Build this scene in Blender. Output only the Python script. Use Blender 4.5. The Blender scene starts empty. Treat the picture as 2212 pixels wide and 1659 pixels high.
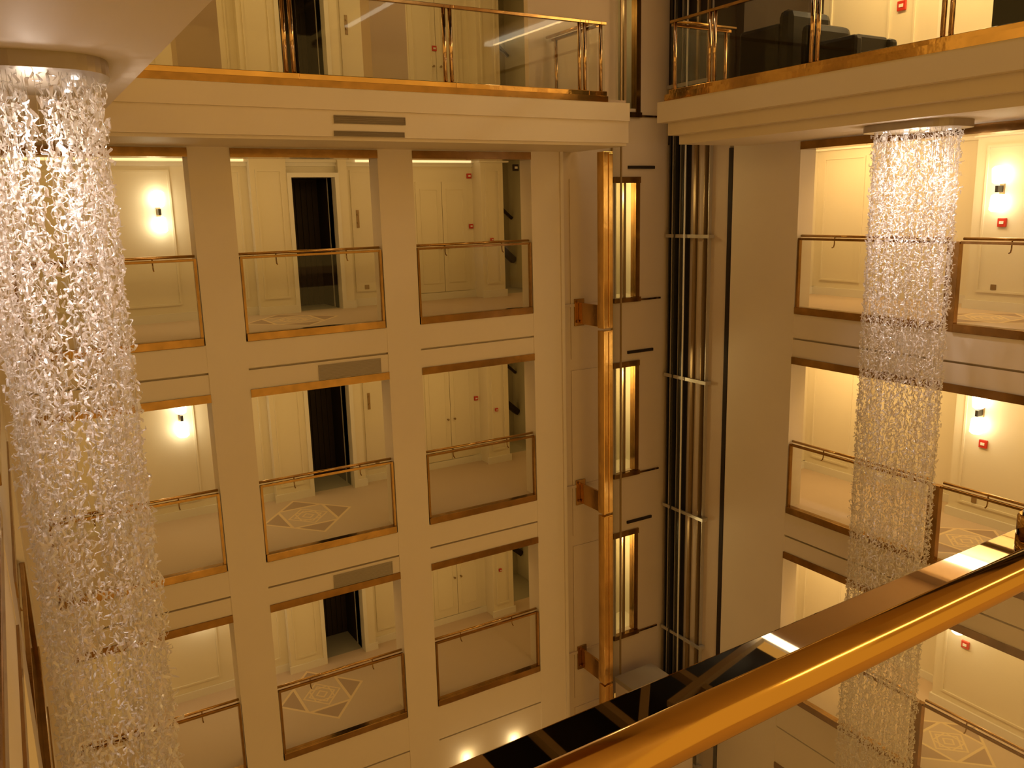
import bpy, math, random
from mathutils import Vector, Matrix
random.seed(7)
SC = bpy.context.scene
COL = SC.collection
PI = math.pi

# ------------------------------------------------------------------ camera
R = Vector((0.85696, -0.51479, -0.02462)); U = Vector((0.12529, 0.16176, 0.97884)); F = Vector((0.49991, 0.84192, -0.20313))
R.normalize(); F = (F - R * F.dot(R)).normalized(); U = R.cross(F)
cd = bpy.data.cameras.new('camera'); cam = bpy.data.objects.new('camera', cd); COL.objects.link(cam)
M = Matrix((R, U, -F)).transposed().to_4x4(); M.translation = Vector((0, 0, 1.6)); cam.matrix_world = M
cd.sensor_width = 36; cd.lens = 29.722; cd.clip_start = 0.05; cd.clip_end = 200
SC.camera = cam

# ------------------------------------------------------------------ world, exposure
SC.view_settings.view_transform = 'Standard'; SC.view_settings.look = 'None'
SC.view_settings.gamma = 1; SC.view_settings.exposure = 0.0; SC.view_settings.use_curve_mapping = False
wd = bpy.data.worlds.new('world'); SC.world = wd; wd.use_nodes = True
bg = wd.node_tree.nodes['Background']; bg.inputs[0].default_value = (1.0, 0.55, 0.125, 1); bg.inputs[1].default_value = 0.96
SC.cycles.max_bounces = 7; SC.cycles.diffuse_bounces = 3; SC.cycles.glossy_bounces = 4
SC.cycles.transmission_bounces = 4; SC.cycles.transparent_max_bounces = 24
SC.cycles.caustics_reflective = False; SC.cycles.caustics_refractive = False
SC.cycles.sample_clamp_indirect = 4
WARM = (1.0, 0.58, 0.17)

def area(name, loc, sx, sy, power, col=WARM, rot=(0, 0, 0)):
    l = bpy.data.lights.new(name, 'AREA'); l.shape = 'RECTANGLE'; l.size = sx; l.size_y = sy; l.energy = power; l.color = col
    o = bpy.data.objects.new(name, l); o.location = loc; o.rotation_euler = rot; COL.objects.link(o); return o

def point(name, loc, power, col=WARM, r=0.05):
    l = bpy.data.lights.new(name, 'POINT'); l.energy = power; l.color = col; l.shadow_soft_size = r
    o = bpy.data.objects.new(name, l); o.location = loc; COL.objects.link(o); return o

# ------------------------------------------------------------------ materials
def new_mat(name):
    m = bpy.data.materials.new(name); m.use_nodes = True; nt = m.node_tree
    return m, nt, nt.nodes['Principled BSDF']

def plain(name, col, rough=.6, metal=0, noise=.0, scale=6, bump=0, spec=.5):
    m, nt, b = new_mat(name)
    b.inputs['Base Color'].default_value = (*col, 1); b.inputs['Roughness'].default_value = rough
    b.inputs['Metallic'].default_value = metal; b.inputs['Specular IOR Level'].default_value = spec
    if noise or bump:
        tc = nt.nodes.new('ShaderNodeTexCoord'); n = nt.nodes.new('ShaderNodeTexNoise')
        n.inputs['Scale'].default_value = scale; n.inputs['Detail'].default_value = 4
        nt.links.new(tc.outputs['Object'], n.inputs['Vector'])
        if noise:
            mx = nt.nodes.new('ShaderNodeMix'); mx.data_type = 'RGBA'
            mx.inputs[6].default_value = (*[c * (1 - noise) for c in col], 1); mx.inputs[7].default_value = (*[min(1, c * (1 + noise)) for c in col], 1)
            nt.links.new(n.outputs['Fac'], mx.inputs[0]); nt.links.new(mx.outputs[2], b.inputs['Base Color'])
        if bump:
            bp = nt.nodes.new('ShaderNodeBump'); bp.inputs['Strength'].default_value = bump; bp.inputs['Distance'].default_value = .02
            nt.links.new(n.outputs['Fac'], bp.inputs['Height']); nt.links.new(bp.outputs['Normal'], b.inputs['Normal'])
    return m

def emit(name, col, s):
    m, nt, b = new_mat(name); b.inputs['Base Color'].default_value = (*col, 1)
    b.inputs['Emission Color'].default_value = (*col, 1); b.inputs['Emission Strength'].default_value = s
    return m

def glass_mat(name, tint=(.97, .98, .96), refl=1.0):
    m = bpy.data.materials.new(name); m.use_nodes = True; nt = m.node_tree; nt.nodes.clear()
    o = nt.nodes.new('ShaderNodeOutputMaterial'); t = nt.nodes.new('ShaderNodeBsdfTransparent'); g = nt.nodes.new('ShaderNodeBsdfGlossy')
    t.inputs[0].default_value = (*tint, 1); g.inputs['Roughness'].default_value = .02
    f = nt.nodes.new('ShaderNodeLayerWeight'); f.inputs['Blend'].default_value = .5      # Schlick reflectance from the facing angle
    pw = nt.nodes.new('ShaderNodeMath'); pw.operation = 'POWER'; pw.inputs[1].default_value = 5
    mu = nt.nodes.new('ShaderNodeMath'); mu.operation = 'MULTIPLY_ADD'; mu.inputs[1].default_value = .7 * refl; mu.inputs[2].default_value = .018 * refl
    mx = nt.nodes.new('ShaderNodeMixShader'); nt.links.new(f.outputs['Facing'], pw.inputs[0]); nt.links.new(pw.outputs[0], mu.inputs[0]); nt.links.new(mu.outputs[0], mx.inputs[0])
    nt.links.new(t.outputs[0], mx.inputs[1]); nt.links.new(g.outputs[0], mx.inputs[2]); nt.links.new(mx.outputs[0], o.inputs[0])
    return m

def crystal_mat():
    m = bpy.data.materials.new('cut_crystal'); m.use_nodes = True; nt = m.node_tree; nt.nodes.clear(); N = nt.nodes.new
    o = N('ShaderNodeOutputMaterial'); p = N('ShaderNodeBsdfPrincipled'); tl = N('ShaderNodeBsdfTranslucent'); tr = N('ShaderNodeBsdfTransparent')
    p.inputs['Roughness'].default_value = .08; p.inputs['Specular IOR Level'].default_value = .9
    tl.inputs[0].default_value = (.95, .91, .86, 1); tr.inputs[0].default_value = (.96, .94, .93, 1)
    at = N('ShaderNodeTexCoord'); n = N('ShaderNodeTexNoise'); n.inputs['Scale'].default_value = 9
    cr = N('ShaderNodeValToRGB'); e = cr.color_ramp.elements
    e[0].position = .38; e[0].color = (.95, .86, .80, 1); e[1].position = .62; e[1].color = (.93, .92, .90, 1)
    nt.links.new(at.outputs['Object'], n.inputs['Vector']); nt.links.new(n.outputs['Fac'], cr.inputs[0]); nt.links.new(cr.outputs[0], p.inputs['Base Color'])
    a = N('ShaderNodeMixShader'); a.inputs[0].default_value = .4; b = N('ShaderNodeMixShader'); b.inputs[0].default_value = .30
    nt.links.new(p.outputs[0], a.inputs[1]); nt.links.new(tl.outputs[0], a.inputs[2])
    nt.links.new(a.outputs[0], b.inputs[1]); nt.links.new(tr.outputs[0], b.inputs[2]); nt.links.new(b.outputs[0], o.inputs[0])
    return m

def carpet_mat(name, med):
    """beige carpet; med = centres (x, y, half width x, half width y) of nested diamond medallions"""
    m, nt, b = new_mat(name); b.inputs['Roughness'].default_value = .95; b.inputs['Specular IOR Level'].default_value = .1
    N = nt.nodes.new; L = nt.links.new
    tc = N('ShaderNodeTexCoord'); sp = N('ShaderNodeSeparateXYZ'); L(tc.outputs['Object'], sp.inputs[0])
    nz = N('ShaderNodeTexNoise'); nz.inputs['Scale'].default_value = 90; L(tc.outputs['Object'], nz.inputs['Vector'])
    base = (.64, .51, .40); dark = (.47, .35, .27); light = (.82, .65, .42)
    def math_(op, a, b_=None, c=None):
        n = N('ShaderNodeMath'); n.operation = op
        for i, v in enumerate((a, b_, c)):
            if v is None: continue
            if isinstance(v, (int, float)): n.inputs[i].default_value = v
            else: L(v, n.inputs[i])
        return n.outputs[0]
    def band(d, lo, hi): return math_('MULTIPLY', math_('GREATER_THAN', d, lo), math_('LESS_THAN', d, hi))
    def mix(f, a, c):
        n = N('ShaderNodeMix'); n.data_type = 'RGBA'; L(f, n.inputs[0])
        if isinstance(a, tuple): n.inputs[6].default_value = (*a, 1)
        else: L(a, n.inputs[6])
        n.inputs[7].default_value = (*c, 1); return n.outputs[2]
    col = mix(nz.outputs['Fac'], tuple(c * .9 for c in base), tuple(c * 1.08 for c in base))
    for (mx, my, hx, hy) in med:
        u = math_('ABSOLUTE', math_('DIVIDE', math_('SUBTRACT', sp.outputs[0], mx), hx))
        v = math_('ABSOLUTE', math_('DIVIDE', math_('SUBTRACT', sp.outputs[1], my), hy))
        d = math_('ADD', u, v); q = math_('MAXIMUM', u, v)
        inside = math_('LESS_THAN', d, 1.0)
        # dark triangles between the inner square and the outer diamond
        tri = math_('MULTIPLY', math_('GREATER_THAN', q, .53), math_('LESS_THAN', d, .92))
        col = mix(tri, col, dark)
        col = mix(band(d, .93, 1.0), col, light)
        col = mix(math_('MULTIPLY', band(q, .47, .53), inside), col, light)
        for lo, hi in ((.40, .45), (.27, .32), (.10, .15)):
            col = mix(math_('MULTIPLY', band(d, lo * 1.0, hi), math_('LESS_THAN', q, .47)), col, light)
        col = mix(math_('MULTIPLY', band(q, .20, .235), math_('LESS_THAN', d, .45)), col, light)
    L(col, b.inputs['Base Color'])
    bp = N('ShaderNodeBump'); bp.inputs['Strength'].default_value = .3; bp.inputs['Distance'].default_value = .004
    L(nz.outputs['Fac'], bp.inputs['Height']); L(bp.outputs['Normal'], b.inputs['Normal'])
    return m

MT = dict(
    plaster=plain('cream_plaster', (.74, .64, .50), .55, noise=.03, scale=2, bump=.05),
    soffit=plain('soffit_plaster', (.78, .69, .57), .6, noise=.02, scale=2),
    panel=plain('corridor_panelling', (.80, .73, .58), .5, noise=.02, scale=3),
    white=plain('door_white', (.80, .76, .68), .4),
    brass=plain('polished_brass', (.58, .36, .13), .12, 1, noise=.45, scale=2.2, bump=.5),  # colour noise paints the patchy reflections of polished brass
    brass_dark=plain('reflection_brass', (.33, .19, .065), .16, 1, noise=.45, scale=5, bump=.10),  # dark mottled colour paints the brown, broken reflections of the trims
    rail=plain('rail_brass', (.52, .31, .075), .12, 1, noise=.04, scale=9, bump=.01),
    mast=plain('mast_brass', (.72, .46, .16), .20, 1, noise=.30, scale=3, bump=.4),
    post=plain('post_brass', (.55, .37, .20), .09, 1, noise=.2, scale=6, bump=.15),
    mirror=plain('mirror_brass', (.42, .32, .20), .015, 1),
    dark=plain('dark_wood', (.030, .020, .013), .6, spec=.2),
    black=plain('black_leather', (.007, .006, .005), .42, noise=.3, scale=12, spec=.12),
    grille=plain('vent_bronze', (.20, .15, .09), .5, .3),
    grille_grey=plain('vent_grey', (.36, .30, .22), .55),
    grey=plain('grey_stair_wall', (.36, .34, .28), .6),
    steel=plain('guide_steel', (.55, .52, .47), .35, .6),
    steel_dark=plain('guide_dark', (.05, .045, .04), .35, .4),
    shaft=plain('shaft_plaster', (.64, .52, .40), .6, noise=.04, scale=2),
    red=plain('alarm_red', (.55, .04, .02), .4),
    bronze=plain('sign_bronze', (.35, .24, .12), .4, .6),
    chrome=plain('canopy_metal', (.42, .36, .28), .35, .7),
    sky=plain('night_glass', (.01, .01, .012), .5, spec=.1),
    beam=plain('roof_beam', (.26, .21, .14), .5),
    glass=glass_mat('clear_glass', (.95, .95, .91)),
    bulb=emit('sconce_bulb', (1.0, .88, .58), 8),
    strip=emit('light_strip', (1.0, .93, .72), 6),
    cove=emit('painted_crown_glow', (1.0, .76, .38), .95),  # emissive colour painting the bright band on the crown mouldings
    lamp=emit('canopy_lamp', (1.0, .92, .86), 7),
    marble=plain('lobby_marble', (.62, .52, .40), .2, noise=.15, scale=1.5),
    crystal=crystal_mat(),
)
MT['carpet_a'] = carpet_mat('carpet_back', [(3.76, 12.92, .74, .86), (9999, 0, 1, 1)][:1])
MT['carpet_b'] = carpet_mat('carpet_right', [(11.3, 6.45, .72, .72)])
MT['carpet'] = carpet_mat('carpet_plain', [])

# ------------------------------------------------------------------ mesh helpers
class MB:
    def __init__(s): s.v = []; s.f = []; s.sm = []
    def box(s, x0, x1, y0, y1, z0, z1):
        if x0 > x1: x0, x1 = x1, x0
        if y0 > y1: y0, y1 = y1, y0
        if z0 > z1: z0, z1 = z1, z0
        b = len(s.v)
        s.v += [(x, y, z) for z in (z0, z1) for y in (y0, y1) for x in (x0, x1)]
        s.f += [tuple(b + i for i in q) for q in ((0, 2, 3, 1), (4, 5, 7, 6), (0, 1, 5, 4), (2, 6, 7, 3), (0, 4, 6, 2), (1, 3, 7, 5))]
        s.sm += [False] * 6; return s
    def tube(s, pts, r, n=12, cap=True, smooth=True):
        pts = [Vector(p) for p in pts]; rs = r if isinstance(r, (list, tuple)) else [r] * len(pts)
        b = len(s.v); ref = None
        for i, p in enumerate(pts):
            t = (pts[min(i + 1, len(pts) - 1)] - pts[max(i - 1, 0)]).normalized()
            if ref is None: ref = Vector((0, 0, 1)) if abs(t.z) < .9 else Vector((1, 0, 0))
            a = t.cross(ref).normalized(); c = a.cross(t).normalized(); ref = c
            for k in range(n):
                th = 2 * PI * k / n; s.v.append(tuple(p + (a * math.cos(th) + c * math.sin(th)) * rs[i]))
        for i in range(len(pts) - 1):
            for k in range(n):
                s.f.append((b + i * n + k, b + i * n + (k + 1) % n, b + (i + 1) * n + (k + 1) % n, b + (i + 1) * n + k)); s.sm.append(smooth)
        if cap:
            s.f.append(tuple(b + k for k in reversed(range(n)))); s.f.append(tuple(b + (len(pts) - 1) * n + k for k in range(n))); s.sm += [False, False]
        return s
    def prism(s, poly, z0, z1):          # poly in xy, extruded along z
        n = len(poly); b = len(s.v)
        s.v += [(x, y, z0) for x, y in poly] + [(x, y, z1) for x, y in poly]
        for k in range(n): s.f.append((b + k, b + (k + 1) % n, b + n + (k + 1) % n, b + n + k)); s.sm.append(False)
        s.f.append(tuple(b + k for k in reversed(range(n)))); s.f.append(tuple(b + n + k for k in range(n))); s.sm += [False, False]
        return s
    def quadbar(s, p, q, w, h):          # bar of rectangular section between two points
        p, q = Vector(p), Vector(q); t = (q - p).normalized(); up = Vector((0, 0, 1)) if abs(t.z) < .95 else Vector((1, 0, 0))
        a = t.cross(up).normalized() * w / 2; c = a.cross(t).normalized() * h / 2; b = len(s.v)
        for o in (p, q): s.v += [tuple(o + i * a + j * c) for i, j in ((-1, -1), (1, -1), (1, 1), (-1, 1))]
        s.f += [tuple(b + i for i in g) for g in ((0, 1, 2, 3), (7, 6, 5, 4), (0, 4, 5, 1), (1, 5, 6, 2), (2, 6, 7, 3), (3, 7, 4, 0))]; s.sm += [False] * 6
        return s
    def obj(s, name, mat, parent=None, bevel=0, label=None, origin=None):
        o0 = Vector(origin) if origin is not None else Vector((0, 0, 0))
        me = bpy.data.meshes.new(name); me.from_pydata([tuple(Vector(v) - o0) for v in s.v] if origin is not None else s.v, [], s.f)
        me.polygons.foreach_set('use_smooth', s.sm); me.materials.append(mat); me.update()
        o = bpy.data.objects.new(name, me); COL.objects.link(o)
        if parent is not None:
            o.parent = parent
            o.location = o0 - parent_loc(parent)
        else: o.location = o0
        if bevel:
            m = o.modifiers.new('bevel', 'BEVEL'); m.width = bevel; m.segments = 2; m.limit_method = 'ANGLE'
        if label: o['label'] = label
        return o

def parent_loc(p):
    v = Vector((0, 0, 0))
    while p is not None: v += p.location; p = p.parent
    return v

def tag(o, label, cat, group=None, kind=None):
    o['label'] = label; o['category'] = cat
    if group: o['group'] = group
    if kind: o['kind'] = kind
    return o

def thing(name, loc, label, cat, group=None, kind=None):
    o = bpy.data.objects.new(name, None); COL.objects.link(o); o.location = loc; o.empty_display_size = .1
    return tag(o, label, cat, group, kind)

def struct(name, mb, mat, label, cat, bevel=0):
    return tag(mb.obj(name, mat, bevel=bevel), label, cat, kind='structure')

def copy_tree(o, delta=(0, 0, 0), parent=None):
    c = o.copy(); COL.objects.link(c)
    if parent is None: c.location = o.location + Vector(delta)
    else: c.parent = parent
    for ch in list(o.children): copy_tree(ch, parent=c)
    return c

# ------------------------------------------------------------------ key dimensions
H = 3.2
YA = 11.6; XB = 10.277; XL = -0.19
COLS = [(.08, 2.187), (2.717, 4.761), (5.30, 7.331)]
WT = .33                                   # facade wall thickness
ZTOP = 3.12; SOF = 2.47; CEIL = 2.56
YBK = 14.0
GR = (.46, .47, .70)                        # drop from floor to the shadow groove of each spandrel
def HEAD(k): return -H * k + (2.345 if k < 3 else 1.71)   # underside of the opening heads
def fl(k): return -H * k
FLOORNAME = ['top row', 'middle row', 'lower row', 'ground row']

# ================================================================== FACADE A (back)
m = MB()
zb = -9.7
piers = [(-.19, .08), (2.187, 2.717), (4.761, 5.30), (7.331, 7.87)]
for x0, x1 in piers: m.box(x0, x1, YA, YA + WT, zb, SOF + .1)
for k in range(-1, 3):                      # spandrels between the sill of floor k and the head of floor k+1
    zs = fl(k) - .08 if k >= 0 else SOF + .1
    zh = HEAD(k + 1) + .111
    for x0, x1 in COLS:
        if k < 0:
            m.box(x0, x1, YA + .005, YA + WT, zh, zs)
        else:
            g = fl(k) - GR[k]
            m.box(x0, x1, YA + .004, YA + WT, g + .014, zs); m.box(x0, x1, YA + .07, YA + WT, g - .016, g + .014); m.box(x0, x1, YA + .010, YA + WT, zh, g - .016)
# cap strip at the lift recess
m.box(7.87, 7.93, YA - .03, YA + WT, zb, SOF)
struct('wall_back', m, MT['plaster'], 'cream facade across the atrium pierced by three columns of balcony openings', 'wall')

# recess wall with raised panels and the lift landing wall
DX0, DX1 = 9.07, 9.60
m = MB(); YS = 11.72
m.box(7.93, DX0, YS, YS + .2, zb, 9.2); m.box(DX1, 10.9, YS, YS + .2, zb, 9.2)
for k in range(-2, 4):
    m.box(DX0, DX1, YS, YS + .2, fl(k) + 2.02, fl(k - 1))
    if k > -1: m.box(8.14, 8.86, YS - .02, YS, fl(k) - .95, fl(k) + 2.05)
struct('wall_shaft', m, MT['shaft'], 'beige wall behind the lift shaft in the atrium corner, with a door on each floor', 'wall')

# floors and ceilings of the back corridor
for k in range(-1, 4):
    z = ZTOP if k < 0 else fl(k)
    m = MB().box(-3, 9.0, YA + WT - .25, YBK + .05, z - .05, z)
    nm = 'floor'
    struct(nm, m, MT['carpet_a'], 'beige carpet with a diamond medallion in the back corridor, %s' % ('top gallery' if k < 0 else FLOORNAME[k]), 'floor')
    m = MB()
    if k >= 0: m.box(-3, 9.0, YA + WT, YBK + .3, fl(k) + CEIL, (fl(k - 1) if k > 0 else ZTOP) - .05)
    else: m.box(-3, 9.0, YA + WT, YBK + .3, 6.0, 6.2)
    struct('ceiling', m, MT['soffit'], 'pale ceiling of the back corridor, %s' % ('top gallery' if k < 0 else FLOORNAME[k]), 'ceiling')

# corridor back wall with door opening, raised panel mouldings, baseboard and crown
def frame_moulding(mb, x0, x1, z0, z1, y, w=.03, t=.02):
    mb.box(x0, x1, y - t, y, z0, z0 + w); mb.box(x0, x1, y - t, y, z1 - w, z1)
    mb.box(x0, x0 + w, y - t, y, z0 + w, z1 - w); mb.box(x1 - w, x1, y - t, y, z0 + w, z1 - w)
DOOR = (4.17, 4.90, 2.18)
dn = 0
for k in range(-1, 4):
    z = ZTOP if k < 0 else fl(k); h = CEIL if k >= 0 else 2.88
    m = MB()
    m.box(-3, DOOR[0], YBK, YBK + .2, z, z + h); m.box(DOOR[1], 7.57, YBK, YBK + .2, z, z + h); m.box(DOOR[0], DOOR[1], YBK, YBK + .2, z + DOOR[2], z + h)
    m.box(3.52, 4.10, YBK - .16, YBK, z, z + h); m.box(4.97, 5.12, YBK - .16, YBK, z, z + h)        # pilasters by the door
    m.box(7.57, 8.03, YBK - .33, YBK + .2, z, z + h)
    for x0, x1, y in ((.35, 2.35, YBK), (2.6, 3.4, YBK), (3.6, 4.02, YBK - .16), (5.22, 5.95, YBK), (7.65, 7.95, YBK - .33)):
        frame_moulding(m, x0, x1, z + .25, z + 2.3, y)
    rowlab = 'top gallery' if k < 0 else FLOORNAME[k]
    struct('wall_corridor', m, MT['panel'], 'panelled cream wall at the back of the corridor, %s' % rowlab, 'wall')
    m = MB()
    m.box(-3, 3.52, YBK - .03, YBK, z, z + .13); m.box(5.12, 7.57, YBK - .03, YBK, z, z + .13); m.box(3.49, 4.10, YBK - .19, YBK - .16, z, z + .13)
    m.box(4.97, 5.15, YBK - .19, YBK - .16, z, z + .13); m.box(7.54, 8.06, YBK - .36, YBK - .33, z, z + .13)
    struct('baseboard_back', m, MT['white'], 'white baseboard of the back corridor, %s' % rowlab, 'baseboard')
    if k >= 0:
        m = MB().box(-3, 7.57, YBK - .10, YBK, z + 2.42, z + CEIL).box(-3, 7.57, YBK - .05, YBK, z + 2.36, z + 2.42)
        m.box(7.5, 8.1, YBK - .43, YBK - .33, z + 2.42, z + CEIL)
        struct('trim_crown', m, MT['white'], 'white crown moulding along the back corridor ceiling, %s' % rowlab, 'trim')
    if k >= 0:
        struct('trim_cove', MB().box(-3, 3.45, YBK - .12, YBK - .10, z + 2.43, z + 2.52).box(5.3, 7.5, YBK - .12, YBK - .10, z + 2.43, z + 2.52), MT['cove'], 'emissive band painting the lit crown moulding of the back corridor, %s' % rowlab, 'trim')  # glow added on the crown face in place of light falling there
    # dark doorway: casing + recessed dark leaf
    dn += 1
    d = thing('door_%d' % dn, ((DOOR[0] + DOOR[1]) / 2, YBK, z), 'tall dark doorway in the back corridor, %s' % rowlab, 'door', kind='structure')
    mb = MB(); x0, x1, hh = DOOR
    mb.box(x0 - .07, x0, YBK - .19, YBK + .25, z, z + hh + .07); mb.box(x1, x1 + .07, YBK - .19, YBK + .25, z, z + hh + .07); mb.box(x0, x1, YBK - .19, YBK + .25, z + hh, z + hh + .07)
    mb.obj('casing', MT['white'], d, origin=((x0 + x1) / 2, YBK, z))
    mb = MB()
    mb.box(x0 - .05, x1 + .05, YBK + .78, YBK + .82, z, z + hh)
    for i in range(7): mb.box(x0 + .03 + i * .1, x0 + .08 + i * .1, YBK + .755, YBK + .78, z + .02, z + hh - .05)
    mb.box(x0 - .06, x0, YBK + .25, YBK + .8, z, z + hh); mb.box(x1, x1 + .06, YBK + .25, YBK + .8, z, z + hh); mb.box(x0, x1, YBK + .25, YBK + .8, z + hh, z + hh + .05)
    mb.obj('dark_panel', MT['dark'], d, origin=((x0 + x1) / 2, YBK + .8, z))
    MB().box(x0, x1, YBK, YBK + .8, z - .04, z + .002).obj('threshold', MT['grey'], d, origin=((x0 + x1) / 2, YBK + .4, z))
    # service cupboard with double doors
    dn += 1
    d = thing('door_%d' % dn, (6.93, YBK, z), 'cream double service door with two small knobs, back corridor, %s' % rowlab, 'door', kind='structure')
    for sx, xa, xb in ((-1, 6.42, 6.925), (1, 6.935, 7.44)):
        mb = MB().box(xa, xb, YBK - .025, YBK, z + .14, z + 2.1); frame_moulding(mb, xa + .08, xb - .08, z + .3, z + 1.98, YBK - .025, .02, .012)
        lf = mb.obj('door_leaf', MT['panel'], d, origin=((xa + xb) / 2, YBK, z + .14))
        xk = 6.93 + sx * .07
        MB().tube([(xk, YBK - .025, z + .93), (xk, YBK - .06, z + .93), (xk, YBK - .075, z + .93)], [.01, .01, .022]).obj('knob', MT['bronze'], lf, origin=(xk, YBK - .025, z + .93))
    # stairwell glimpsed beyond the pilaster
    mb = MB().box(8.03, 9.07, 15.2, 15.3, z, z + h).box(9.05, 9.15, YBK - .6, 15.2, z, z + h)
    struct('wall_stair', mb, MT['grey'], 'grey stairwell wall beyond the pilaster, %s' % rowlab, 'wall')
    mb = MB().box(7.93, 9.2, YBK, 15.3, z - .05, z - .001).box(7.93, 9.2, YBK, 15.3, z + h, z + h + .04)
    struct('floor_stair', mb, MT['grey'], 'grey stair landing slab beyond the pilaster, %s' % rowlab, 'floor')
    st = thing('stair_flight', (8.1, 15.0, z), 'dark sloping stair flight seen past the corridor pilaster, %s' % rowlab, 'stairs')
    MB().quadbar((7.95, 15.0, z + 1.5), (9.03, 15.0, z + .55), .12, .12).obj('stringer', MT['dark'], st, origin=(8.1, 15.0, z))
    MB().quadbar((7.95, 15.05, z + 2.35), (9.03, 15.05, z + 1.4), .05, .05).obj('handrail', MT['dark'], st, origin=(8.1, 15.0, z))
    if k >= 0:
        area('corridor_light', (3.8, 12.35, z + CEIL - .12), 7.5, .30, 22, (1, .62, .20), (math.radians(38), 0, 0))

# brass head trims and fascia of the back facade
tn = 0
for k in range(0, 4):
    for i, (x0, x1) in enumerate(COLS):
        tn += 1
        struct('trim_%d' % tn, MB().box(x0, x1, YA - .012, YA + WT, HEAD(k), HEAD(k) + .111), MT['brass_dark'],
               'brown brass head trim over %s opening of the back facade, %s' % (['the left', 'the centre', 'the right'][i], FLOORNAME[k]), 'trim')

# ------------------------------------------------------------------ balustrades
def balustrade(axis, a0, a1, line, inward, z, label, group, zbase=-.08, zr=1.10, posts=(1, 1), bl=None, sill=.11, fat=None, brackets=True):
    """axis 'x' or 'y' = run direction; line = coordinate of the outer face; inward = +1/-1 side of the handrail"""
    def B(mb, u0, u1, v0, v1, z0, z1):
        va, vb = line + inward * v0, line + inward * v1
        return mb.box(u0, u1, va, vb, z0, z1) if axis == 'x' else mb.box(va, vb, u0, u1, z0, z1)
    def P(u, v, zz): return (u, line + inward * v, zz) if axis == 'x' else (line + inward * v, u, zz)
    org = P((a0 + a1) / 2, .03, z + zbase)
    t = thing('balustrade', org, label, 'balustrade', group)
    B(MB(), a0, a1, -.015, .10, z + zbase, z + zbase + sill).obj('base_channel', bl or MT['brass_dark'], t, .006, origin=org)
    B(MB(), a0 + .03, a1 - .03, .03, .042, z + zbase + sill, z + zr - .07).obj('glass_panel', MT['glass'], t, origin=org)
    B(MB(), a0, a1, .015, .055, z + zr - .07, z + zr - .035).obj('top_channel', MT['brass_dark'], t, .004, origin=org)
    MB().tube([P(a0 + .0, .09, z + zr - .008), P(a1, .09, z + zr - .008)], .020).obj('handrail', MT['brass'], t, origin=org)
    for f, u0, u1 in ((posts[0], a0, a0 + .032), (posts[1], a1 - .032, a1)):
        if f: B(MB(), u0, u1, .005, .06, z + zbase + sill, z + zr - .04).obj('end_post', MT['brass_dark'], t, origin=org)
    if brackets:
        for fr in (.25, .75):
            u = a0 + (a1 - a0) * fr
            MB().tube([P(u, .04, z + zr - .17), P(u, .075, z + zr - .16), P(u, .088, z + zr - .12), P(u, .09, z + zr - .025)], .009, 8).obj('handrail_bracket', MT['brass_dark'], t, origin=org)
    return t

for k in range(0, 3):
    for i, (x0, x1) in enumerate(COLS):
        balustrade('x', x0 + .015, x1 - .015, YA, 1, fl(k),
                   'brass and glass balustrade in the %s opening of the back facade, %s' % (['left', 'centre', 'right'][i], FLOORNAME[k]), 'balustrades of the back facade')

# ------------------------------------------------------------------ vents
def grille(name_lab, x0, x1, z0, z1, y, mat, n):
    t = thing('air_vent', ((x0 + x1) / 2, y, (z0 + z1) / 2), name_lab, 'vent')
    mb = MB(); w = .012
    mb.box(x0, x1, y - .008, y + .0, z0, z0 + w).box(x0, x1, y - .008, y, z1 - w, z1).box(x0, x0 + w, y - .008, y, z0 + w, z1 - w).box(x1 - w, x1, y - .008, y, z0 + w, z1 - w)
    mb.obj('frame', mat, t, origin=t.location)
    mb = MB()
    step = (z1 - z0 - 2 * w) / n
    for j in range(n): mb.quadbar((x0 + w, y - .002, z0 + w + (j + .5) * step), (x1 - w, y - .002, z0 + w + (j + .5) * step), .006, step * .6)
    mb.box(x0 + w, x1 - w, y + .0, y + .003, z0 + w, z1 - w)
    mb.obj('louvre', mat, t, origin=t.location)
grille('wide grey louvred vent above the centre opening, between the top and middle rows', 3.69, 4.64, -.735, -.52, YA + .004, MT['grille_grey'], 9)
grille('wide grey louvred vent above the centre opening, between the middle and lower rows', 3.69, 4.64, -3.94, -3.73, YA + .004, MT['grille_grey'], 9)
grille('upper of the two narrow dark vents in the back gallery fascia', 3.67, 4.61, 2.665, 2.76, 10.245, MT['grille'], 3)
grille('lower of the two narrow dark vents in the back gallery fascia', 3.66, 4.59, 2.515, 2.578, 10.245, MT['grille'], 2)

# ================================================================== TOP GALLERY A overhang
m = MB()
m.box(-.19, 8.2, 10.30, YA + .1, SOF, ZTOP - .05)
m.box(-.19, 8.2, 10.25, 10.30, SOF + .04, ZTOP - .05)
m.box(-.19, 8.2, 10.22, 10.25, 2.82, ZTOP - .05); 
struct('wall_fascia_back', m, MT['plaster'], 'cream stepped fascia and soffit of the top gallery at the back', 'wall')
struct('floor_gallery_back', MB().box(-.19, 8.2, 10.32, YA + WT, ZTOP - .05, ZTOP), MT['carpet'], 'beige carpet of the top gallery overhang at the back', 'floor')
m = MB()
for x0, x1 in ((-.19, .08), (2.187, 2.717), (4.761, 5.30), (7.331, 9.06)): m.box(x0, x1, YA - (0 if x1 < 8 else .0), YA + (WT if x1 < 8 else .11), ZTOP, 6.0)
struct('wall_gallery_back', m, MT['shaft'], 'beige piers of the top gallery behind its glass balustrade', 'wall')
struct('trim_31', MB().box(.5, 7.80, 10.215, 10.32, ZTOP - .05, ZTOP + .03), MT['brass_dark'], 'brass edge strip along the back gallery fascia', 'trim')

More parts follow.
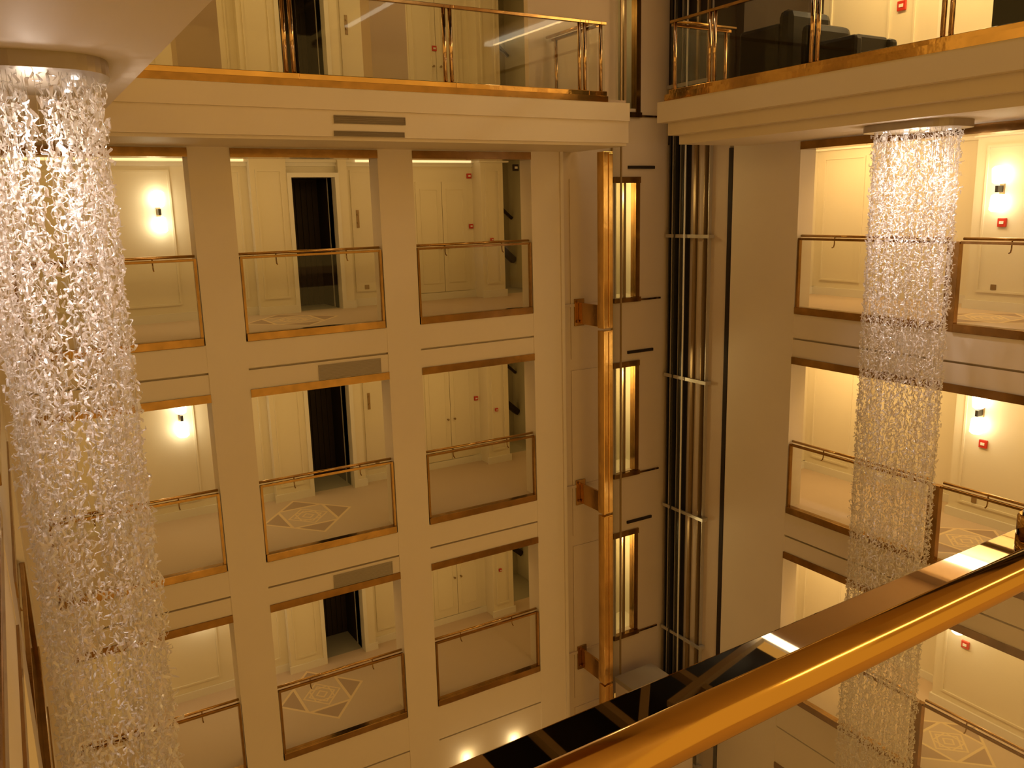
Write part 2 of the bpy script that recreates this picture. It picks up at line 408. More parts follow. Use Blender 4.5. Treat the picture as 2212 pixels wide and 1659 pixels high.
def top_balustrade(axis, a0, a1, line, inward, label, post_pair=True, start_pair=False):
    z = ZTOP
    def B(mb, u0, u1, v0, v1, z0, z1):
        va, vb = line + inward * v0, line + inward * v1
        return mb.box(u0, u1, va, vb, z0, z1) if axis == 'x' else mb.box(va, vb, u0, u1, z0, z1)
    def P(u, v, zz): return (u, line + inward * v, zz) if axis == 'x' else (line + inward * v, u, zz)
    org = P((a0 + a1) / 2, .03, z)
    t = thing('balustrade', org, label, 'balustrade', 'top gallery balustrades')
    B(MB(), a0, a1, 0, .09, z + .03, z + .10).obj('base_channel', MT['brass'], t, .006, origin=org)
    B(MB(), a0 + .02, a1 - .02, .03, .042, z + .10, z + 1.0).obj('glass_panel', MT['glass'], t, origin=org)
    B(MB(), a0, a1, .01, .06, z + 1.0, z + 1.04).obj('top_channel', MT['brass_dark'], t, .004, origin=org)
    MB().tube([P(a0, .14, z + 1.05), P(a1, .14, z + 1.05)], .024).obj('handrail', MT['brass'], t, origin=org)
    us = [a1 - .05] + ([a0 + .05] if start_pair else [])
    for u in us:
        for du in ((-.09, .0) if post_pair else (-.04,)):
            MB().tube([P(u + du, .035, z + .03), P(u + du, .035, z + 1.03)], .026).obj('post', MT['post'], t, origin=org)
    return t
top_balustrade('x', .95, 3.28, 10.24, 1, 'left glass panel balustrade of the back top gallery, ending at twin brass posts')
top_balustrade('x', 3.28, 5.36, 10.24, 1, 'middle glass panel balustrade of the back top gallery before the dark doorway')
top_balustrade('x', 5.36, 7.48, 10.24, 1, 'right glass panel balustrade of the back top gallery before the pale door')
top_balustrade('x', 7.48, 7.80, 10.24, 1, 'short corner piece of the back top gallery balustrade', post_pair=False)
top_balustrade('y', 10.42, 11.58, 7.80, -1, 'return balustrade running back from the corner of the back top gallery', post_pair=False)

# ================================================================== FACADE B (right)
BY0, BY1 = 2.3, 8.83
m = MB()
m.box(XB, XB + WT, BY1, 10.17, zb, SOF + .1)
m.box(XB, XB + WT, -.5, BY0, zb, SOF + .1)
for k in range(-1, 3):
    zs = fl(k) - .08 if k >= 0 else SOF + .1
    zh = HEAD(k + 1) + .111
    if k < 0: m.box(XB + .005, XB + WT, BY0, BY1, zh, zs)
    else:
        g = fl(k) - GR[k]
        m.box(XB + .004, XB + WT, BY0, BY1, g + .014, zs); m.box(XB + .07, XB + WT, BY0, BY1, g - .016, g + .014); m.box(XB + .010, XB + WT, BY0, BY1, zh, g - .016)
struct('wall_right', m, MT['plaster'], 'cream facade on the right with wide balcony openings', 'wall')
m = MB().box(XB + .02, XB + .3, 10.27, YS, zb, 9.2)
struct('wall_shaft_side', m, MT['shaft'], 'beige side wall of the lift shaft carrying the guide rails', 'wall')
struct('wall_shaft_gap', MB().box(XB - .002, XB + .5, 10.185, 10.272, zb, SOF), MT['dark'], 'dark strip painting the shade of the narrow gap between the shaft wall and right facade', 'wall')  # dark fill stands in for the shade inside an open slot
for k in range(-1, 4):
    z = ZTOP if k < 0 else fl(k); h = CEIL if k >= 0 else 2.88
    rowlab = 'top gallery' if k < 0 else FLOORNAME[k]
    xa = XB + WT - .25 if k >= 0 else 8.7
    struct('floor_right', MB().box(xa, 12.8, -.5, 10.2 if k >= 0 else 9.9, z - .05, z), MT['carpet_b'], 'beige carpet with diamond medallion in the right corridor, %s' % rowlab, 'floor')
    if k >= 0:
        struct('ceiling_right', MB().box(XB + WT, 12.8, -.5, 10.2, fl(k) + CEIL, (fl(k - 1) if k > 0 else ZTOP) - .05), MT['soffit'], 'pale ceiling of the right corridor, %s' % rowlab, 'ceiling')
        m = MB().box(12.2, 12.4, 9.0, 10.2, z, z + h).box(12.6, 12.8, 7.25, 9.1, z, z + h).box(12.1, 12.4, -.5, 7.25, z, z + h)
        m.box(XB + WT, 12.4, 10.1, 10.2, z, z + h)
        for y0, y1, x in ((9.15, 9.95, 12.2), (5.0, 7.1, 12.1), (2.6, 4.7, 12.1)):
            w = .03; m.box(x - .02, x, y0, y1, z + .25, z + .25 + w).box(x - .02, x, y0, y1, z + 2.3 - w, z + 2.3).box(x - .02, x, y0, y0 + w, z + .25 + w, z + 2.3 - w).box(x - .02, x, y1 - w, y1, z + .25 + w, z + 2.3 - w)
        struct('wall_corridor_right', m, MT['panel'], 'panelled cream wall at the back of the right corridor, %s' % rowlab, 'wall')
        m = MB().box(12.17, 12.2, 9.0, 10.1, z, z + .13).box(12.57, 12.6, 7.25, 9.0, z, z + .13).box(12.07, 12.1, -.5, 7.28, z, z + .13).box(12.1, 12.6, 7.25, 7.28, z, z + .13)
        m.box(XB + WT, 12.2, 10.07, 10.1, z, z + .13)
        struct('baseboard_right', m, MT['white'], 'white baseboard of the right corridor, %s' % rowlab, 'baseboard')
        m = MB().box(12.1, 12.2, 9.0, 10.1, z + 2.42, z + CEIL).box(12.5, 12.6, 7.25, 9.0, z + 2.42, z + CEIL).box(12.0, 12.1, -.5, 7.25, z + 2.42, z + CEIL)
        m.box(XB + WT, 12.1, 10.0, 10.1, z + 2.42, z + CEIL)
        struct('trim_crown_right', m, MT['white'], 'white crown moulding along the right corridor ceiling, %s' % rowlab, 'trim')
        struct('trim_cove_right', MB().box(11.98, 12.0, -.5, 7.2, z + 2.47, z + 2.555).box(12.08, 12.1, 9.0, 10.0, z + 2.47, z + 2.555), MT['cove'], 'emissive band painting the lit crown moulding of the right corridor, %s' % rowlab, 'trim')
        tn += 1
        struct('trim_%d' % tn, MB().box(XB - .012, XB + WT, BY0, BY1, HEAD(k), HEAD(k) + .111), MT['brass_dark'], 'brown brass head trim over the right facade opening, %s' % rowlab, 'trim')
        area('corridor_light', (11.0, 5.9, z + CEIL - .12), .30, 6.5, 46, (1, .64, .24), (0, math.radians(-40), 0))
        area('corridor_light', (11.3, 9.0, z + CEIL - .12), .30, 1.6, 16, (1, .64, .24), (0, math.radians(-40), 0))
    if 0 <= k < 3:
        b = balustrade('y', 6.45, BY1 - .015, XB, 1, z, 'far balustrade of the right facade beside the shaft pier, %s' % rowlab, 'balustrades of the right facade', posts=(0, 1))
        MB().box(XB, XB + .09, 6.29, 6.45, z - .08, z + 1.06).obj('corner_post', MT['brass_dark'], b, .006, origin=b.location)
        balustrade('y', 3.9, 6.29, XB, 1, z, 'near balustrade of the right facade past the thick brass post, %s' % rowlab, 'balustrades of the right facade', posts=(0, 0))

# top gallery B overhang with three tiers
m = MB()
m.box(8.85, XB + .1, -.5, 9.87, SOF, 2.60); m.box(8.70, XB + .1, -.5, 9.95, 2.60, 2.78); m.box(8.55, XB + .1, -.5, 10.02, 2.78, ZTOP - .05)
struct('wall_fascia_right', m, MT['plaster'], 'cream three-tier fascia and soffit of the top gallery on the right', 'wall')
struct('trim_32', MB().box(8.545, 8.68, -.5, 9.86, ZTOP - .05, ZTOP + .04), MT['brass'], 'brass edge strip along the right gallery fascia', 'trim')
for y0, y1, lab, pp in ((9.06, 9.80, 'short far glass balustrade of the right top gallery by the lift shaft', False), (7.35, 9.06, 'glass balustrade of the right top gallery before the black club armchair', True),
                        (5.68, 7.35, 'glass balustrade of the right top gallery before the low black armchair', True), (3.95, 5.68, 'nearest glass balustrade of the right top gallery at the frame edge', True)):
    # posts sit at the near end
    t = top_balustrade('y', y0, y1, 8.57, 1, lab, post_pair=pp)
top_balustrade('x', 8.75, 9.9, 9.97, -1, 'cross balustrade closing the far end of the right top gallery', post_pair=False)
m = MB().box(12.1, 12.3, -.5, 10.05, ZTOP, 6.0)
for y0, y1 in ((2.6, 4.6), (4.9, 6.5), (6.8, 8.4), (8.8, 9.9)):
    x = 12.1; w = .03; zz0, zz1 = ZTOP + .3, ZTOP + 2.3
    m.box(x - .02, x, y0, y1, zz0, zz0 + w).box(x - .02, x, y0, y1, zz1 - w, zz1).box(x - .02, x, y0, y0 + w, zz0 + w, zz1 - w).box(x - .02, x, y1 - w, y1, zz0 + w, zz1 - w)
struct('wall_gallery_right', m, MT['panel'], 'bright cream panelled wall of the right top gallery', 'wall')
struct('wall_gallery_dark', MB().box(XB - .02, XB + .02, 10.2, YS, ZTOP - .5, 6.0).box(XB + .02, 12.1, 10.05, 10.2, ZTOP, 6.0).box(12.1, 12.3, 10.05, 11.9, ZTOP, 6.0).box(10.6, 12.1, 11.75, 11.9, ZTOP, 6.0), MT['dark'], 'dark wood wall at the far end of the right top gallery, plus a panel painting the upper shaft shade', 'wall')  # first box paints the upper shaft side dark in place of shade
area('gallery_light', (10.9, 5.0, 5.7), .25, 9.0, 190, (1, .66, .26), (0, math.radians(-48), 0))  # unseen tilted lamp added to brighten the gallery wall
area('gallery_light', (12.0, 4.1, 5.88), .12, 8.5, 70, (1, .66, .26))
area('gallery_light', (3.8, 12.6, 5.9), 7, .4, 50, (1, .62, .2))

# ================================================================== LEFT SIDE (L)
m = MB()
LO = [(6.2, 10.47), (1.0, 5.5)]
for y0, y1 in ((10.47, YA), (5.5, 6.2), (-.5, 1.0)): m.box(XL - WT, XL, y0, y1, zb, SOF + .1)
for k in range(-1, 3):
    zs = fl(k) - .08 if k >= 0 else SOF + .1
    for y0, y1 in LO: m.box(XL - WT, XL - .004, y0, y1, HEAD(k + 1) + .111, zs)
struct('wall_left', m, MT['plaster'], 'cream facade on the left seen edge-on beside the chandelier', 'wall')
m = MB().box(XL - WT, .88, -.5, 10.25, SOF, ZTOP - .05)
struct('ceiling_left', m, MT['soffit'], 'pale soffit of the left gallery that carries the near chandelier', 'ceiling')
for k in range(0, 4):
    z = fl(k); rowlab = FLOORNAME[k]
    struct('floor_left', MB().box(-2.7, XL - WT + .25, -.5, YA, z - .05, z), MT['carpet'], 'beige carpet of the left corridor, %s' % rowlab, 'floor')
    struct('ceiling_corridor_left', MB().box(-2.7, XL - WT, -.5, YA, z + CEIL, (fl(k - 1) if k > 0 else ZTOP) - .05), MT['soffit'], 'pale ceiling of the left corridor, %s' % rowlab, 'ceiling')
    struct('wall_corridor_left', MB().box(-2.8, -2.6, -.5, YA, z, z + CEIL), MT['panel'], 'cream wall at the back of the left corridor, %s' % rowlab, 'wall')
    area('corridor_light', (-1.5, 5.5, z + CEIL - .03), .35, 8, 40, (1, .64, .24))
    if k < 3:
        for j, (y0, y1) in enumerate(LO):
            balustrade('y', y0 + .015, y1 - .015, XL, -1, z, 'brass and glass balustrade of the left facade, %s, %s opening' % (rowlab, ['far', 'near'][j]), 'balustrades of the left facade')
    for j, (y0, y1) in enumerate(LO):
        tn += 1
        struct('trim_%d' % tn, MB().box(XL - WT, XL + .012, y0, y1, HEAD(k), HEAD(k) + .111), MT['brass_dark'], 'brown brass head trim of the left facade, %s, %s opening' % (rowlab, ['far', 'near'][j]), 'trim')

# ================================================================== NEAR SIDE: our own balcony floor, rail
struct('floor_near', MB().box(-.19, XB + .5, -2.5, .68, -.35, 0), MT['carpet'], 'balcony floor under the viewer behind the brass rail', 'floor')
struct('ceiling_near', MB().box(.9, XB + .5, -2.6, .55, 2.56, 2.9), MT['soffit'], 'ceiling of the balcony behind the viewer', 'ceiling')
area('corridor_light', (4.0, -.9, 2.53), 7.5, .16, 80, (1, .70, .30))
t = thing('balustrade', (1.0, .65, 0), 'thick polished brass balustrade in the foreground with a mirror-like top', 'balustrade')
og = (1.0, .65, 0)
MB().tube([(-.1, .5675, 1.10), (3.2, .5675, 1.10)], .0243, 40).obj('handrail', MT['rail'], t, origin=og)
MB().box(-.1, 3.2, .605, .700, 1.035, 1.06).obj('top_channel', MT['mirror'], t, .003, origin=og)
MB().box(-.1, 3.2, .643, .655, .05, 1.035).obj('glass_panel', MT['glass'], t, origin=og)
MB().box(-.1, 3.2, .60, .702, 0, .08).obj('base_channel', MT['brass_dark'], t, .004, origin=og)
MB().tube([(1.385, .668, 1.06), (1.385, .668, 1.09), (1.385, .668, 1.094)], [.026, .026, .023], 28).obj('rail_stub', MT['rail'], t, origin=og)
MB().tube([(1.385, .668, 1.094), (1.385, .668, 1.098)], .019, 24).obj('stub_cap', MT['steel_dark'], t, origin=og)
for x in (.25, 1.385, 2.6):
    MB().tube([(x, .645, 1.045), (x, .61, 1.045), (x, .585, 1.06), (x, .572, 1.085)], .009, 12).obj('handrail_bracket', MT['rail'], t, origin=og)
t.rotation_euler = (0, 0, math.radians(1.95))

# ================================================================== ROOF
m = MB()
for b in ((-3, 12.8, 9.9, 15.5), (7.95, 12.8, -3, 9.9), (-3, 3.6, -3, 9.9)): m.box(b[0], b[1], b[2], b[3], 6.0, 6.15)
m.box(10.98, 11.12, 0, 9.9, 5.88, 6.0)
struct('ceiling_roof', m, MT['shaft'], 'beige roof soffit around the dark skylight', 'ceiling')
struct('window_1', MB().box(3.6, 7.95, -3, 9.9, 6.3, 6.34), MT['sky'], 'dark night skylight glass over the atrium', 'window')
m = MB()
for x in (4.37, 5.31, 6.5): m.quadbar((x, -3, 6.15), (x, 9.9, 6.15), .1, .12)
m.quadbar((5.2, 6.25, 6.1), (6.2, 7.35, 6.1), .1, .08); m.quadbar((5.9, 6.58, 6.1), (7.9, 7.10, 6.1), .10, .08); m.quadbar((3.6, 3.5, 6.1), (7.95, 4.6, 6.1), .1, .1)
struct('trim_33', m, MT['beam'], 'painted beams crossing under the dark skylight', 'trim')
struct('trim_34', MB().box(7.78, 7.90, 0, 9.9, 5.96, 5.995), MT['strip'], 'glowing light strip along the edge of the skylight', 'trim')
struct('trim_35', MB().box(11.9, 12.09, -.5, 8.7, 5.9, 5.99), MT['strip'], 'glowing cove strip over the right gallery wall', 'trim')
struct('floor_lobby', MB().box(-3, 13, -3, 15, -9.8, -9.7), MT['marble'], 'marble floor of the lobby far below', 'floor')

# ================================================================== LIFT CORNER
for k in range(-1, 3):
    z = ZTOP if k < 0 else fl(k); lab = 'top gallery' if k < 0 else FLOORNAME[k]
    t = thing('lift_door', ((DX0 + DX1) / 2, YS, z), 'narrow lit glazed lift landing door with dark head band, %s' % lab, 'lift door', 'lift landing doors')
    og = t.location
    MB().box(DX0 - .03, DX1 + .03, YS - .03, YS + .05, z + 1.98, z + 2.08).obj('door_head', MT['brass_dark'], t, origin=og)
    MB().box(DX0 - .03, DX1 + .03, YS - .05, YS + .05, z - .06, z + .02).obj('door_sill', MT['brass_dark'], t, origin=og)
    MB().box(DX1 - .07, DX1 + .02, YS - .02, YS + .12, z + .02, z + 1.98).obj('door_jamb', MT['brass_dark'], t, origin=og, label='dark right jamb')
    MB().box(DX0, DX0 + .03, YS - .02, YS + .06, z + .02, z + 1.98).obj('door_jamb', MT['steel'], t, origin=og, label='thin pale left jamb')
    for a, b in ((DX0 + .03, DX0 + .24), (DX0 + .26, DX1 - .07)):
        MB().box(a, b, YS + .03, YS + .04, z + .02, z + 1.98).obj('glass_leaf', MT['glass'], t, origin=og)
    MB().box(DX0 + .225, DX0 + .275, YS + .02, YS + .06, z + .02, z + 1.98).obj('mullion', MT['bronze'], t, origin=og)
    mb = MB().box(DX0 - .3, DX1 + .3, YS + .75, YS + .8, z, z + 2.2).box(DX0 - .35, DX0 - .3, YS + .2, YS + .8, z, z + 2.2).box(DX1 + .3, DX1 + .35, YS + .2, YS + .8, z, z + 2.2)
    mb.box(DX0 - .3, DX1 + .3, YS + .2, YS + .8, z - .05, z).box(DX0 - .3, DX1 + .3, YS + .2, YS + .8, z + 2.2, z + 2.25)
    struct('wall_lift_lobby', mb, MT['panel'], 'cream lobby wall glimpsed through the lift landing glass, %s' % lab, 'wall')
    point('lobby_light', (DX0 - .12, YS + .45, z + 1.75), 4 if k < 0 else 32, (1, .76, .36), .08)
    MB().box(DX1 + .02, 10.1, YS - .03, YS, z - .05, z - .02).obj('sill_line', MT['brass_dark'], t, origin=og)
    if k >= 0:
        tag(MB().box(9.36, 9.94, YS - .03, YS + .001, z + 2.215, z + 2.265).obj('display_slot', MT['dark'], origin=(9.65, YS - .015, z + 2.24)),
            'thin black slot in the shaft wall above the lift door, %s' % lab, 'slot', 'slots above the lift doors')

# glass fin beside the gold mast
t = thing('glass_screen', (9.02, 11.55, zb), 'tall narrow glass fin with bronze edges beside the gold mast', 'screen')
MB().box(9.0, 9.012, 11.45, 11.70, zb, SOF + 3).obj('glass_panel', MT['glass'], t, origin=t.location)
for y in (11.45, 11.70): MB().box(8.993, 9.02, y - .012, y + .012, zb, SOF + 3).obj('edge_bar', MT['bronze'], t, origin=t.location)

# gold mast with brackets
t = thing('lift_mast', (8.42, 11.06, zb), 'tall polished gold mast running down the corner beside the lift doors', 'mast')
for a, b in ((-.36, 2.44), (-3.56, -.40), (-6.76, -3.60), (-9.7, -6.80)):
    mb = MB().box(8.32, 8.48, 10.99, 11.12, a, b); mb.box(8.28, 8.32, 10.97, 11.14, a, b); mb.box(8.39, 8.47, 10.975, 10.99, a + .02, b - .02)
    mb.obj('mast_section', MT['mast'], t, .006, origin=(8.42, 11.06, a))
for k in range(0, 3):
    z = fl(k)
    mb = MB().box(8.28, 8.32, 11.14, YS - .047, z - .34, z + .02).box(8.32, 8.48, 11.12, 11.2, z - .34, z + .02)
    o = mb.obj('bracket_arm', MT['brass'], t, .004, origin=(8.42, 11.3, z - .15))
    MB().box(8.20, 8.40, YS - .045, YS - .02, z - .38, z + .08).obj('wall_plate', MT['brass_dark'], o, .004, origin=(8.3, YS, z - .15))
    for dz in (.03, -.30): MB().tube([(8.25, YS - .045, z + dz), (8.25, YS - .075, z + dz)], .022, 6).obj('bolt', MT['brass_dark'], o, origin=(8.25, YS, z + dz))

# lift guides on the side wall
t = thing('lift_guides', (10.25, 11.3, zb), 'bundle of dark steel lift guides and pale rods on the shaft side wall', 'guide rails')
XG = XB + .02
MB().box(XG - .02, XG, 11.16, 11.66, zb, 5.9).obj('back_plate', MT['steel_dark'], t, origin=t.location)
for y, w, d, mt in ((11.60, .03, .10, 'steel_dark'), (11.50, .02, .12, 'steel'), (11.42, .03, .14, 'steel_dark'), (11.33, .012, .10, 'steel'), (11.24, .03, .12, 'steel_dark')):
    MB().box(XG - d, XG - .02, y - w / 2, y + w / 2, zb, 5.9).obj('guide_rail', MT[mt], t, origin=(XG, y, zb))
MB().tube([(XG - .16, 11.14, zb), (XG - .16, 11.14, 5.9)], .016, 10).obj('hoist_rope', MT['white'], t, origin=(XG - .16, 11.14, zb), label='pale rope')
for y, w, d, mt in ((10.99, .05, .08, 'bronze'), (10.88, .14, .03, 'shaft'), (10.74, .02, .10, 'bronze'), (10.66, .015, .07, 'steel')):
    MB().box(XG - d, XG, y - w / 2, y + w / 2, zb, 5.9).obj('guide_rail', MT[mt], t, origin=(XG, y, zb))
for i in range(-1, 5):
    z = 1.06 - 2.505 * i
    MB().box(XG - .13, XG - .10, 10.58, 11.66, z - .03, z + .03).box(XG - .10, XG, 10.58, 10.64, z - .03, z + .03).obj('guide_bracket', MT['steel'], t, origin=(XG, 11.1, z))
# lift cabin roof
t = thing('lift_cabin', (9.3, 10.9, -9.2), 'beige lift cabin roof low in the shaft', 'lift cabin')
MB().box(8.85, 9.7, 10.2, 11.4, -9.2, -7.1).obj('cabin_body', MT['shaft'], t, .01, origin=t.location)
MB().box(8.85, 9.74, 10.16, 11.42, -7.1, -7.0).obj('cabin_roof', MT['grille_grey'], t, .01, origin=t.location)

# ================================================================== CHANDELIERS
def crystal_curtain(a, b, L):
    V = []; Fc = []; W = []; Wf = []
    rnd = random.Random(3)
    rings = [(1.0, 60, .0), (.80, 36, .02), (.5, 14, .04)]
    for sc, n, off in rings:
        for s in range(n):
            th = 2 * PI * (s + rnd.uniform(-.25, .25)) / n
            # superellipse outline
            cx = math.copysign(abs(math.cos(th)) ** .75, math.cos(th)) * a * sc; cy = math.copysign(abs(math.sin(th)) ** .75, math.sin(th)) * b * sc
            w = len(W)
            for zz in (0, -L):
                for q in range(3): W.append((cx + .0012 * math.cos(q * 2.1), cy + .0012 * math.sin(q * 2.1), zz))
            for q in range(3): Wf.append((w + q, w + (q + 1) % 3, w + 3 + (q + 1) % 3, w + 3 + q))
            z = -.10 - off * .5 - rnd.random() * .06
            while -z < L:
                if rnd.random() < .93:
                    tz = Vector((rnd.gauss(0, .55), rnd.gauss(0, .55), -1)).normalized()
                    nn = tz.cross(Vector((rnd.gauss(0, 1), rnd.gauss(0, 1), rnd.gauss(0, .3)))).normalized(); bb = tz.cross(nn)
                    ln = rnd.uniform(.050, .078); amp = rnd.uniform(.010, .020); wd_ = rnd.uniform(.0075, .0105); tk = .0045
                    ph = rnd.uniform(0, 6.28); fq = rnd.uniform(.75, 1.1); bs = len(V); ns = 7
                    c0 = Vector((cx + rnd.gauss(0, .016), cy + rnd.gauss(0, .016), z))
                    for i in range(ns):
                        u = i / (ns - 1); c = c0 + tz * (u - .5) * ln + nn * amp * math.sin(u * 2 * PI * fq + ph)
                        ww = wd_ * (.45 + .65 * math.sin(PI * u))
                        for (p, q) in ((-ww, 0), (0, -tk), (ww, 0), (0, tk)): V.append(tuple(c + nn * p * .6 + bb * (q + p * .8)))
                    for i in range(ns - 1):
                        for q in range(4): Fc.append((bs + i * 4 + q, bs + i * 4 + (q + 1) % 4, bs + (i + 1) * 4 + (q + 1) % 4, bs + (i + 1) * 4 + q))
                    Fc.append((bs + 3, bs + 2, bs + 1, bs)); e = bs + (ns - 1) * 4; Fc.append((e, e + 1, e + 2, e + 3))
                z -= .066 * rnd.uniform(.85, 1.2)
    return V, Fc, W, Wf

CA, CB, CL = .34, .47, 9.2
def ellipse(a, b, n=40, p=.75):
    out = []
    for i in range(n):
        t = 2 * PI * i / n
        out.append((math.copysign(abs(math.cos(t)) ** p, math.cos(t)) * a, math.copysign(abs(math.sin(t)) ** p, math.sin(t)) * b))
    return out
c1 = thing('chandelier', (.29, 5.85, SOF), 'huge crystal curtain chandelier hanging on the left close to the viewer', 'chandelier', 'crystal curtain chandeliers')
MB().prism(ellipse(CA + .05, CB + .12, p=.6), -.085, 0).obj('canopy', MT['chrome'], c1).location = (0, 0, 0)
V, Fc, W, Wf = crystal_curtain(CA, CB, CL)
mb = MB(); mb.v = V; mb.f = Fc; mb.sm = [False] * len(Fc); cr = mb.obj('crystals', MT['crystal'], c1); cr.location = (0, 0, 0); cr['kind'] = 'stuff'; cr['label'] = 'curtain of curled clear crystals'
mb = MB(); mb.v = W; mb.f = Wf; mb.sm = [False] * len(Wf); cr = mb.obj('strands', MT['steel'], c1); cr.location = (0, 0, 0); cr['kind'] = 'stuff'
for x, y in ((-.2, -.28), (.2, -.28), (-.2, 0), (.2, 0), (-.2, .28), (.2, .28)):
    o = MB().tube([(x, y, -.084), (x, y, -.094)], .022, 16).obj('lamp', MT['lamp'], c1); o.location = (0, 0, 0)
c2 = copy_tree(c1); c2.location = (9.48, 6.44, SOF); c2['label'] = 'second crystal curtain chandelier hanging before the right facade'
for cx, cy, pw in ((.29, 5.85, 235), (9.48, 6.44, 360)):
    point('chandelier_glow', (cx, cy, SOF - .35), 11 if cx < 1 else 20, (1, .84, .70), .06)
    for dy in (-.22, .22):
        l = bpy.data.lights.new('chandelier_spot', 'SPOT'); l.energy = pw; l.color = (1, .87, .83); l.spot_size = math.radians(70); l.spot_blend = 1; l.shadow_soft_size = .05
        o = bpy.data.objects.new('chandelier_spot', l); o.location = (cx, cy + dy, SOF - .10); COL.objects.link(o)

# ================================================================== SCONCES, ALARMS, SIGNS
def sconce(x, y, z, nx, ny, label, pw=16):
    t = thing('wall_sconce', (x, y, z), label, 'wall lamp', 'up and down wall sconces')
    def P(o, s): return (x + nx * o - ny * s, y + ny * o + nx * s)
    a = P(0, -.03); b = P(.03, .03)
    MB().box(a[0], b[0], a[1], b[1], z - .07, z + .07).obj('backplate', MT['bronze'], t, origin=t.location)
    a = P(.02, -.02); b = P(.16, .02)
    MB().box(a[0], b[0], a[1], b[1], z - .045, z + .045).obj('arm', MT['steel_dark'], t, origin=t.location)
    p = P(.12, 0)
    for s in (1, -1):
        MB().tube([(p[0], p[1], z + s * .07), (p[0], p[1], z + s * .09), (p[0], p[1], z + s * .28), (p[0], p[1], z + s * .31)], [.05, .08, .095, .06], 20).obj('glass_shade', MT['bulb'], t, origin=t.location)
    q = P(.30, 0)
    for s in (1, -1): point('sconce_light', (q[0], q[1], z + s * .20), pw / 2, (1, .70, .34), .10)
for k, lab in ((0, 'top row'), (1, 'middle row'), (2, 'lower row')):
    sconce(2.14, YBK, fl(k) + 1.68, 0, -1, 'twin glowing wall sconce behind the left opening of the back facade, %s' % lab, 1.5)
    sconce(12.1, 6.84, fl(k) + 1.70, -1, 0, 'twin glowing wall sconce in the right corridor behind the chandelier, %s' % lab, 2.0)
def alarm(x, y, z, axis, label, s=.1, mt='red', dark=False):
    t = thing('fire_alarm', (x, y, z), label, 'alarm')
    if axis == 'y':
        MB().box(x - s / 2, x + s / 2, y - .035, y, z - s / 2, z + s / 2).obj('housing', MT[mt], t, .006, origin=t.location)
        MB().box(x - s / 4, x + s / 4, y - .042, y - .035, z - s / 6, z + s / 6).obj('press_plate', MT['white'], t, origin=t.location)
    else:
        MB().box(x - .035, x, y - s / 2, y + s / 2, z - s / 2, z + s / 2).obj('housing', MT[mt], t, .006, origin=t.location)
        MB().box(x - .042, x - .035, y - s / 4, y + s / 4, z - s / 6, z + s / 6).obj('press_plate', MT['white'], t, origin=t.location)
alarm(7.50, YBK, 2.2, 'y', 'small red box high on the wall behind the right opening, top row', .09)
alarm(7.51, YBK, 1.3, 'y', 'small red call point at shoulder height behind the right opening, top row', .08)
alarm(7.76, YBK - .33, 1.05, 'y', 'small red button on the pilaster just above the right rail, top row', .06)
alarm(7.49, YBK, -1.95, 'y', 'small red call point behind the right opening, middle row', .08)
alarm(7.75, YBK - .33, -2.15, 'y', 'small red button on the pilaster, middle row', .06)
alarm(7.73, YBK - .33, -5.42, 'y', 'small red button on the pilaster, lower row', .06)
alarm(12.1, 6.80, 1.24, 'x', 'red fire call point under the right corridor sconce, top row', .12)
alarm(12.1, 6.78, -1.97, 'x', 'red fire call point under the right corridor sconce, middle row', .12)
alarm(12.1, 6.77, -5.2, 'x', 'red fire call point in the right corridor below the brass rail, lower row', .12)
alarm(12.1, 8.6, 4.44, 'x', 'red fire call point on the right top gallery wall', .14)
alarm(8.28, YBK - .36, 2.33, 'y', 'small dark exit sign box over the stair opening, top row', .12, 'dark')
alarm(6.9, YBK, 4.35, 'y', 'small red call point on the back wall of the top gallery', .09)
for k in (-1, 0, 1):
    z = (ZTOP if k < 0 else fl(k)) + 1.49
    t = thing('room_sign', (5.33, YBK, z), 'narrow bronze room sign on the wall right of the dark doorway, %s' % ('top gallery' if k < 0 else FLOORNAME[k]), 'sign', 'bronze room signs')
    MB().box(5.30, 5.35, YBK - .012, YBK, z - .15, z + .15).obj('plate', MT['bronze'], t, .004, origin=t.location)
    MB().tube([(5.325, YBK - .012, z + .08), (5.325, YBK - .03, z + .08)], .018, 12).obj('rosette', MT['bronze'], t, origin=t.location)
    MB().tube([(5.325, YBK - .012, z - .06), (5.325, YBK - .03, z - .06)], .018, 12).obj('rosette', MT['bronze'], t, origin=t.location)
# power sockets
for (x, y, z, ax, lab) in ((5.42, YBK, .32, 'y', 'small wall socket right of the dark doorway, top row'), (5.42, YBK, -2.88, 'y', 'small wall socket right of the dark doorway, middle row'),
                           (12.1, 6.85, .33, 'x', 'small wall socket low on the right corridor wall, top row'), (12.1, 6.85, -2.87, 'x', 'small wall socket low on the right corridor wall, middle row')):
    t = thing('wall_socket', (x, y, z), lab, 'socket', 'wall sockets')
    if ax == 'y': MB().box(x - .04, x + .04, y - .01, y, z - .04, z + .04).obj('faceplate', MT['bronze'], t, .003, origin=t.location)
    else: MB().box(x - .01, x, y - .04, y + .04, z - .04, z + .04).obj('faceplate', MT['bronze'], t, .003, origin=t.location)

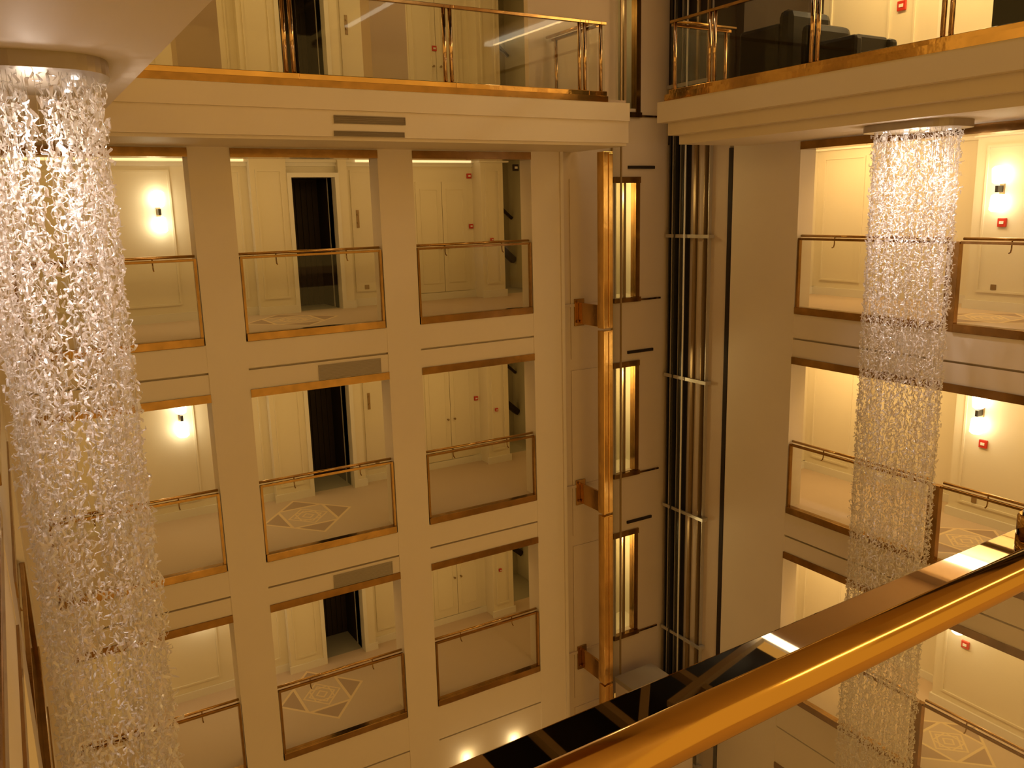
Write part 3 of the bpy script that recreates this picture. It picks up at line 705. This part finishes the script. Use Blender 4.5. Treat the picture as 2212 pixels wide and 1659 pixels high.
# ================================================================== ARMCHAIRS on the right top gallery
def armchair(cx, cy, w, d, hb, ha, facing, label):
    """facing = direction of the seat (+1 = +y, -1 = -y)"""
    z = ZTOP; t = thing('armchair', (cx, cy, z), label, 'armchair')
    f = facing; og = t.location
    MB().box(cx - w / 2 + .12, cx + w / 2 - .12, cy - d / 2 + .05, cy + d / 2 - .05, z + .12, z + .42).obj('seat', MT['black'], t, .04, origin=og)
    yb = cy - f * (d / 2)
    mb = MB(); pr = [(cx - w / 2, yb), (cx + w / 2, yb), (cx + w / 2, yb + f * .2), (cx - w / 2, yb + f * .2)]
    if f < 0: pr = pr[::-1]
    mb.prism(pr, z + .1, z + hb); mb.obj('backrest', MT['black'], t, .10, origin=og)
    for s in (-1, 1):
        xa = cx + s * (w / 2 - .07)
        MB().box(xa - .08, xa + .08, yb + f * .15, yb + f * d, z + .08, z + ha).obj('armrest', MT['black'], t, .05, origin=og)
    for sx in (-1, 1):
        for sy in (-1, 1):
            MB().tube([(cx + sx * (w / 2 - .1), cy + sy * (d / 2 - .1), z), (cx + sx * (w / 2 - .1), cy + sy * (d / 2 - .1), z + .13)], .02, 10).obj('leg', MT['steel_dark'], t, origin=og)
    return t
armchair(9.40, 8.42, .85, .85, .90, .74, 1, 'high black leather club armchair behind the glass of the right top gallery')
armchair(9.35, 7.38, .80, .85, .66, .40, -1, 'low black armchair with a sloping back behind the right gallery glass')
armchair(9.45, 4.98, .80, .85, .75, .5, 1, 'black armchair at the right frame edge of the top gallery')

# small wall-washers low on the back facade
for x in (5.8, 6.75):
    t = thing('uplight', (x, YA - .06, -7.74), 'small glowing wall washer low on the back facade, %s' % ('nearer the chandelier' if x < 6 else 'nearer the lift'), 'lamp')
    MB().tube([(x, YA - .055, -7.78), (x, YA - .055, -7.72)], [.035, .045], 16).obj('housing', MT['bronze'], t, origin=t.location)
    MB().tube([(x, YA - .055, -7.72), (x, YA - .055, -7.715)], .036, 16).obj('lens', MT['lamp'], t, origin=t.location)
    point('uplight_light', (x, YA - .09, -7.62), 2.2, (1, .78, .40), .04)
